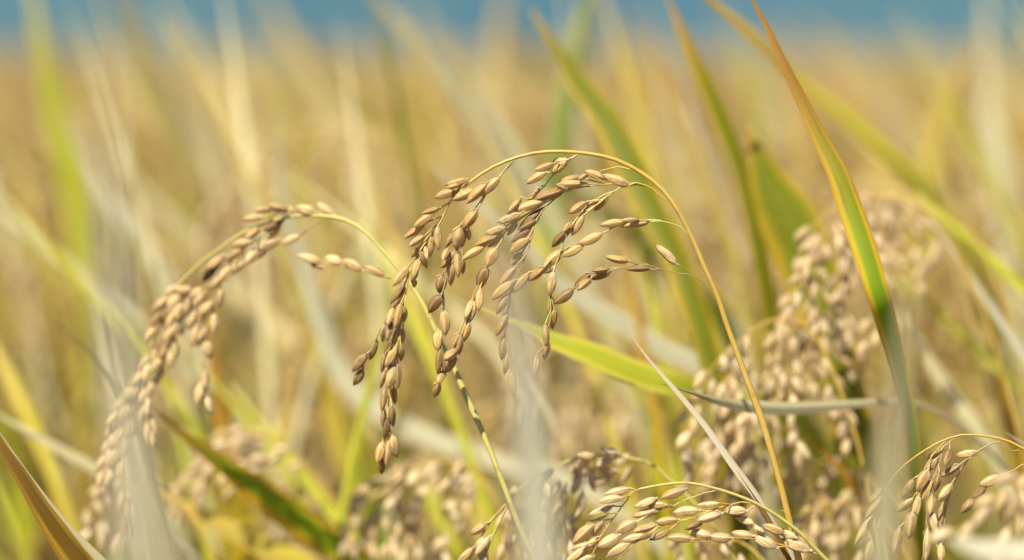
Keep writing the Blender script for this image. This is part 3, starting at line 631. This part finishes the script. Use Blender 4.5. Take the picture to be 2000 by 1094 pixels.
leaf('blurred amber blade low at the right edge', [(1900,590),(1925,670),(1950,750),(1980,850),(2000,940)], 'amber', (14,34,42,44,40), (230,230))
leaf('short orange leaf tip low at the right', [(1565,850),(1610,885),(1655,930),(1700,985)], 'amber', (10,26,32,34), (100,120))
leaf('upright lime blade behind the bottom arch', [(1265,700),(1272,790),(1280,880),(1290,980)], 'lime', (20,42,46,44), (230,230))
leaf('silvery leaf tip at the right edge above the corner panicle', [(1962,842),(1985,858),(2015,878),(2060,910)], 'pale', (8,20,24,24), (28,40), fold=.4)
leaf('blurred bright olive blade at the upper right', [(1905,60),(1880,130),(1855,200),(1835,270),(1820,350)], 'yellow', (20,60,76,70,50), (520,500))
leaf('tall pale blade at the right edge', [(1925,-60),(1930,60),(1940,200),(1955,350),(1975,520)], 'straw', (26,38,44,46,44), (650,620))
leaf('pale leaf descending behind the right panicle to the lower right', [(1680,520),(1740,590),(1800,680),(1860,770),(1920,850)], 'straw', (14,26,30,30,28), (200,200))
# in front of the focus plane, dissolved by the lens
leaf('dissolved pale foreground blade standing in the middle', [(985,395),(1000,520),(1018,650),(1032,800),(1045,960),(1060,1150)], 'pale', (14,38,58,68,74,78), (-262,-262), drop=.55, fold=.1)
leaf('faint upright foreground blade dissolved near the left edge', [(190,40),(205,180),(216,340),(224,520),(236,720),(246,900)], 'pale', (10,26,36,40,42,44), (-330,-330), drop=.55, fold=.1)
leaf('dissolved straw foreground blade at the left over the hanging grains', [(225,700),(255,800),(280,900),(305,1000),(330,1120)], 'straw', (12,34,50,60,66), (-275,-275), drop=.55, fold=.1)
leaf('dissolved broad foreground blade at the right beside the corner panicle', [(1775,480),(1770,620),(1755,780),(1735,940),(1715,1130)], 'straw', (14,36,52,58,60), (-260,-260), drop=.55, fold=.1)
leaf('dissolved pale foreground blade lying level in the bottom right corner', [(1850,1052),(1920,1072),(2000,1078),(2090,1085)], 'pale', (16,40,48,48), (-150,-150), down=False, fold=.1)

# ================================================================== the paddy behind: whole plants
def plant_arrays(kind, rs, hi=True):
    "returns lists of (part name, MB, materials) in plant coordinates, base at the origin"
    parts = []
    nst = 7 if hi else 5
    for k in range(nst):
        az = rs.uniform(0, 6.28); lean = rs.uniform(.02, .10); bx, by = rs.uniform(-.04, .04), rs.uniform(-.04, .04)
        h = rs.uniform(.72, .845)
        dx = math.cos(az) * lean - .03; dy = math.sin(az) * lean
        top = np.array([bx + dx, by + dy, h])
        mb = MB(); tube(mb, [(bx, by, 0), (bx + dx * .3, by + dy * .3, h * .5), tuple(top)], .0020, .0009, n=8 if hi else 3, seg=5 if hi else 3, m=0)
        parts.append(('stem', mb, [M_GSTEM]))
        # panicle: arches over and hangs
        pa = rs.uniform(-.9, .9) + (math.pi if rs.rand() < .65 else 0); ca, sa = math.cos(pa), math.sin(pa)
        s = rs.uniform(.8, 1.15)
        prof = [(0, 0), (.012, .035), (.035, .060), (.065, .068), (.092, .056), (.112, .030), (.122, -.005), (.126, -.04)]
        c = np.array([top + np.array([ca * a, sa * a, b]) * s for a, b in prof])
        mb = MB(); tube(mb, c, .0009, .0003, n=12 if hi else 5, seg=4 if hi else 3, m=0)
        cc = spline(c, 20)
        for j in range(8 if hi else 5):
            i0 = int(6 + j * (1.6 if hi else 2.4)); p = cc[min(i0, 19)]
            ln = rs.uniform(.045, .085)
            q = [p, p + np.array([ca * .012, sa * .012, -.010]) + rs.normal(0, .004, 3), p + np.array([ca * .018, sa * .018, -ln * .5]) + rs.normal(0, .005, 3), p + np.array([ca * .018, sa * .018, -ln]) + rs.normal(0, .007, 3)]
            if hi: tube(mb, q, .0003, .0002, n=5, seg=3, m=0)
            ng = int(ln / (.0045 if hi else .012)) + 1; qq = spline(q, ng + 1)
            for g in range(ng):
                T = qq[g + 1] - qq[g]; T = T / (np.linalg.norm(T) + 1e-9) + rs.normal(0, .28, 3)
                k2 = 1.0 if hi else 1.9
                add_grain(mb, qq[g], frame(T, (rs.normal(), rs.normal(), rs.normal() + .01)), .0073 * k2, .0034 * k2, .0026 * k2, GL if hi else GLL, 1)
        parts.append(('panicle', mb, [M_STEM, M_GRAIN]))
    nl = 12 if hi else 8
    for k in range(nl):
        h0 = rs.uniform(.35, .62); ln = rs.uniform(.30, .48); az = rs.uniform(0, 6.28)
        ox, oy = math.cos(az), math.sin(az)
        tall = rs.rand() < .25
        up = .36 if tall else .27
        out = rs.uniform(.06, .14) if tall else rs.uniform(.12, .24)
        b = np.array([rs.uniform(-.04, .04), rs.uniform(-.04, .04), h0])
        lean = np.array([-.13 if tall else -.05, 0, 0])
        p1 = b + np.array([ox * out * .25, oy * out * .25, up * .45]); p2 = b + np.array([ox * out * .6, oy * out * .6, up * .8]) + lean * .5
        p3 = b + np.array([ox * out, oy * out, up * (1.0 if tall else .78)]) + lean
        w = rs.uniform(.006, .012)
        q = np.array([[*p3, .001], [*p2, w * .7], [*p1, w], [*b, w * .8]])
        mb = MB(); ref = np.array([rs.normal() * .5, 1, rs.normal() * .3])
        ribbon(mb, q, rs.uniform(-.6, .6), .25, 14 if hi else 5, False, ref, cols=3 if hi else 2, m=0)
        parts.append(('leaf', mb, [LM[rs.choice(kind)]]))
    return parts
GLL = [grain_arrays(4, 2, 50)]
KINDS = [['straw', 'tan', 'yellow', 'lime', 'straw', 'amber'], ['yellow', 'lime', 'green', 'yellow', 'straw'], ['tan', 'straw', 'yellow', 'straw'], ['amber', 'lime', 'green', 'straw', 'yellow', 'lime']]
PROTO = []
for k in range(5):
    rs = np.random.RandomState(100 + k)
    PROTO.append([(nm, mb.mesh(nm, mats)) for nm, mb, mats in plant_arrays(KINDS[k % 4], rs)])
rs = np.random.RandomState(5); spots = []
tries = 0
while len(spots) < 285 and tries < 40000:
    tries += 1
    D = 1.13 + 4.6 * rs.rand() ** .75; x = rs.uniform(-1, 1) * (.225 * D + .22)
    if all((x - a) ** 2 + (D - b) ** 2 > .092 ** 2 * (1 if D < 3 else 1.5) for a, b in spots): spots.append((x, D))
GRP = 'rice plants of the paddy behind'
for i, (x, D) in enumerate(sorted(spots, key=lambda q: q[1])):
    root = bpy.data.objects.new('rice_plant', None); COL.objects.link(root); root.location = (x, D, 0)
    root.rotation_euler.z = rs.uniform(-.5, .5); root.empty_display_size = .05
    z = rs.uniform(.94, 1.06) * (1.0 if D > 1.5 else .97); root.scale = (1, 1, z)
    tag(root, 'ripe rice plant standing out of focus in the paddy behind, tan panicles among yellowing leaves', 'rice plant', GRP)
    for nm, me in PROTO[rs.randint(len(PROTO))]:
        o = link(nm, me, root); v = random.choice((.35, .6, .85, 1.0, 1.15)); t_ = random.uniform(-.12, .12)
        if nm == 'leaf': o.color = (v * (1 - t_), v * (1 + t_ * .6), v * .8, 1)
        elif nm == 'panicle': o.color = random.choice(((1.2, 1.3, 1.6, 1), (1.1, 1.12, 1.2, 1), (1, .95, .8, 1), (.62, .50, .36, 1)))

# single narrow blades between the plants, leaning left like the rest
BG = 'narrow blurred blades between the rice plants'
r3 = np.random.RandomState(21)
for i in range(120):
    dd = 140 + 1400 * r3.rand() ** 1.5; bx = r3.uniform(-150, 2300); top = r3.uniform(-60, 700) if dd > 500 else r3.uniform(150, 800)
    L = r3.uniform(300, 560); lean = r3.choice([-.35, .2, .4, .6, .8, 1.1]) * r3.uniform(.6, 1.2) * L
    pts = [(bx - lean, top), (bx - lean * .72, top + L * .27), (bx - lean * .36, top + L * .62), (bx, top + L)]
    sc = .787 / (.787 + dd / 1000); w = r3.uniform(10, 34) * sc
    leaf('narrow out of focus blade leaning left among the rice plants', pts, r3.choice(['straw', 'olive', 'tan', 'yellow', 'lime', 'lime', 'amber', 'straw', 'green'] if top < 300 else ['lime', 'green', 'lime', 'yellow', 'amber', 'straw', 'lime']), (w * .2, w * .8, w, w), (dd + 40, dd), twist=r3.uniform(-.5, .5), group=BG, tilt=r3.uniform(-.3, .8), n=26)
for i in range(46):
    dd = 260 + 900 * r3.rand() ** 1.3; sc = .787 / (.787 + dd / 1000); bx = r3.uniform(0, 2350)
    top = r3.uniform(-130, 90); L = r3.uniform(420, 640); lean = r3.uniform(.10, .55) * L
    pts = [(bx - lean, top), (bx - lean * .68, top + L * .27), (bx - lean * .32, top + L * .62), (bx, top + L)]
    w = r3.uniform(9, 30) * sc
    leaf('tall out of focus blade rising past the far edge of the field', pts, r3.choice(['straw', 'tan', 'tan', 'yellow', 'lime', 'amber', 'deep', 'straw']), (w * .2, w * .8, w, w), (dd + 40, dd), twist=r3.uniform(-.5, .5), group='tall blurred blades against the blue hill', tilt=r3.uniform(-.2, .5), n=26)
# farther rows: uncountable, one object
def far_field():
    protos = []
    mats = [M_GSTEM, M_GRAIN, M_STEM] + [LM[k] for k in ('straw', 'tan', 'yellow', 'lime', 'green', 'amber', 'pale', 'olive')]
    for k in range(5):
        r2 = np.random.RandomState(300 + k); Vs, Fs, Us, Rs_, Ms, n = [], [], [], [], [], 0
        for nm, mb, ml in plant_arrays(KINDS[k % 4], r2, False):
            V = np.vstack(mb.v); F = np.vstack(mb.f); idx = np.array([mats.index(q) for q in ml])
            Vs.append(V); Fs.append(F + n); Us.append(np.vstack(mb.uv)); Rs_.append(np.concatenate(mb.r)); Ms.append(idx[np.concatenate(mb.m)]); n += len(V)
        protos.append((np.vstack(Vs), np.vstack(Fs), np.vstack(Us), np.concatenate(Rs_), np.concatenate(Ms)))
    mb = MB(); r2 = np.random.RandomState(77)
    for i in range(1500):
        D = 5.6 + 40 * r2.rand() ** 1.9; x = r2.uniform(-1, 1) * (.225 * D + .25)
        V, F, U, RR, MM = protos[r2.randint(5)]
        a = r2.uniform(-.6, .6); c, s = math.cos(a), math.sin(a); k = 1 + max(0, D - 12) * .035
        V2 = V.copy(); V2[:, 0], V2[:, 1] = (V[:, 0] * c - V[:, 1] * s) * k + x, (V[:, 0] * s + V[:, 1] * c) * k + D
        V2[:, 2] *= r2.uniform(.92, 1.06) if r2.rand() < .7 else r2.uniform(1.04, 1.11)
        mb.v.append(V2); mb.f.append(F + mb.n); mb.uv.append(U); mb.r.append((RR + r2.rand()) % 1); mb.m.append(MM); mb.n += len(V)
    for i in range(900):
        D = .7 + 16 * r2.rand() ** 1.5; sgn = 1 if i % 2 else -1; x = sgn * (.225 * D + .27 + r2.rand() * (1.2 + D * .5))
        if D < 1.3 and x < 0 and D < .9: continue
        V, F, U, RR, MM = protos[r2.randint(5)]
        V2 = V.copy(); V2[:, 0] += x; V2[:, 1] += D
        mb.v.append(V2); mb.f.append(F + mb.n); mb.uv.append(U); mb.r.append((RR + r2.rand()) % 1); mb.m.append(MM); mb.n += len(V)
    # beyond that the closed canopy
    n = 90; ys = np.geomspace(20, 540, n); us = np.linspace(-1, 1, n)
    X = us[None] * (ys[:, None] * .5 + 30); Y = np.broadcast_to(ys[:, None], X.shape)
    Z = .70 + r2.uniform(-.06, .10, X.shape); V = np.stack([X, Y, Z], -1).reshape(-1, 3)
    mats.append(canopy()); mb.add(V, grid_faces(n, n, False), V[:, :2], 0, len(mats) - 1)
    tag(link('rice_field', mb.mesh('rice_field', mats)), 'ripe rice field running back to the hills', 'rice field', kind='stuff')
def canopy():
    m, t = newmat('ripe_canopy'); tc = nd(t, 'ShaderNodeTexCoord').outputs['Object']
    c = ramp(t, noise(t, tc, 1.3, 5, .7), [(.3, (.34, .31, .04)), (.5, (.52, .42, .12)), (.7, (.60, .48, .20))])
    surface(t, c, 0, .8, noise(t, tc, 12, 3)); return m
far_field()
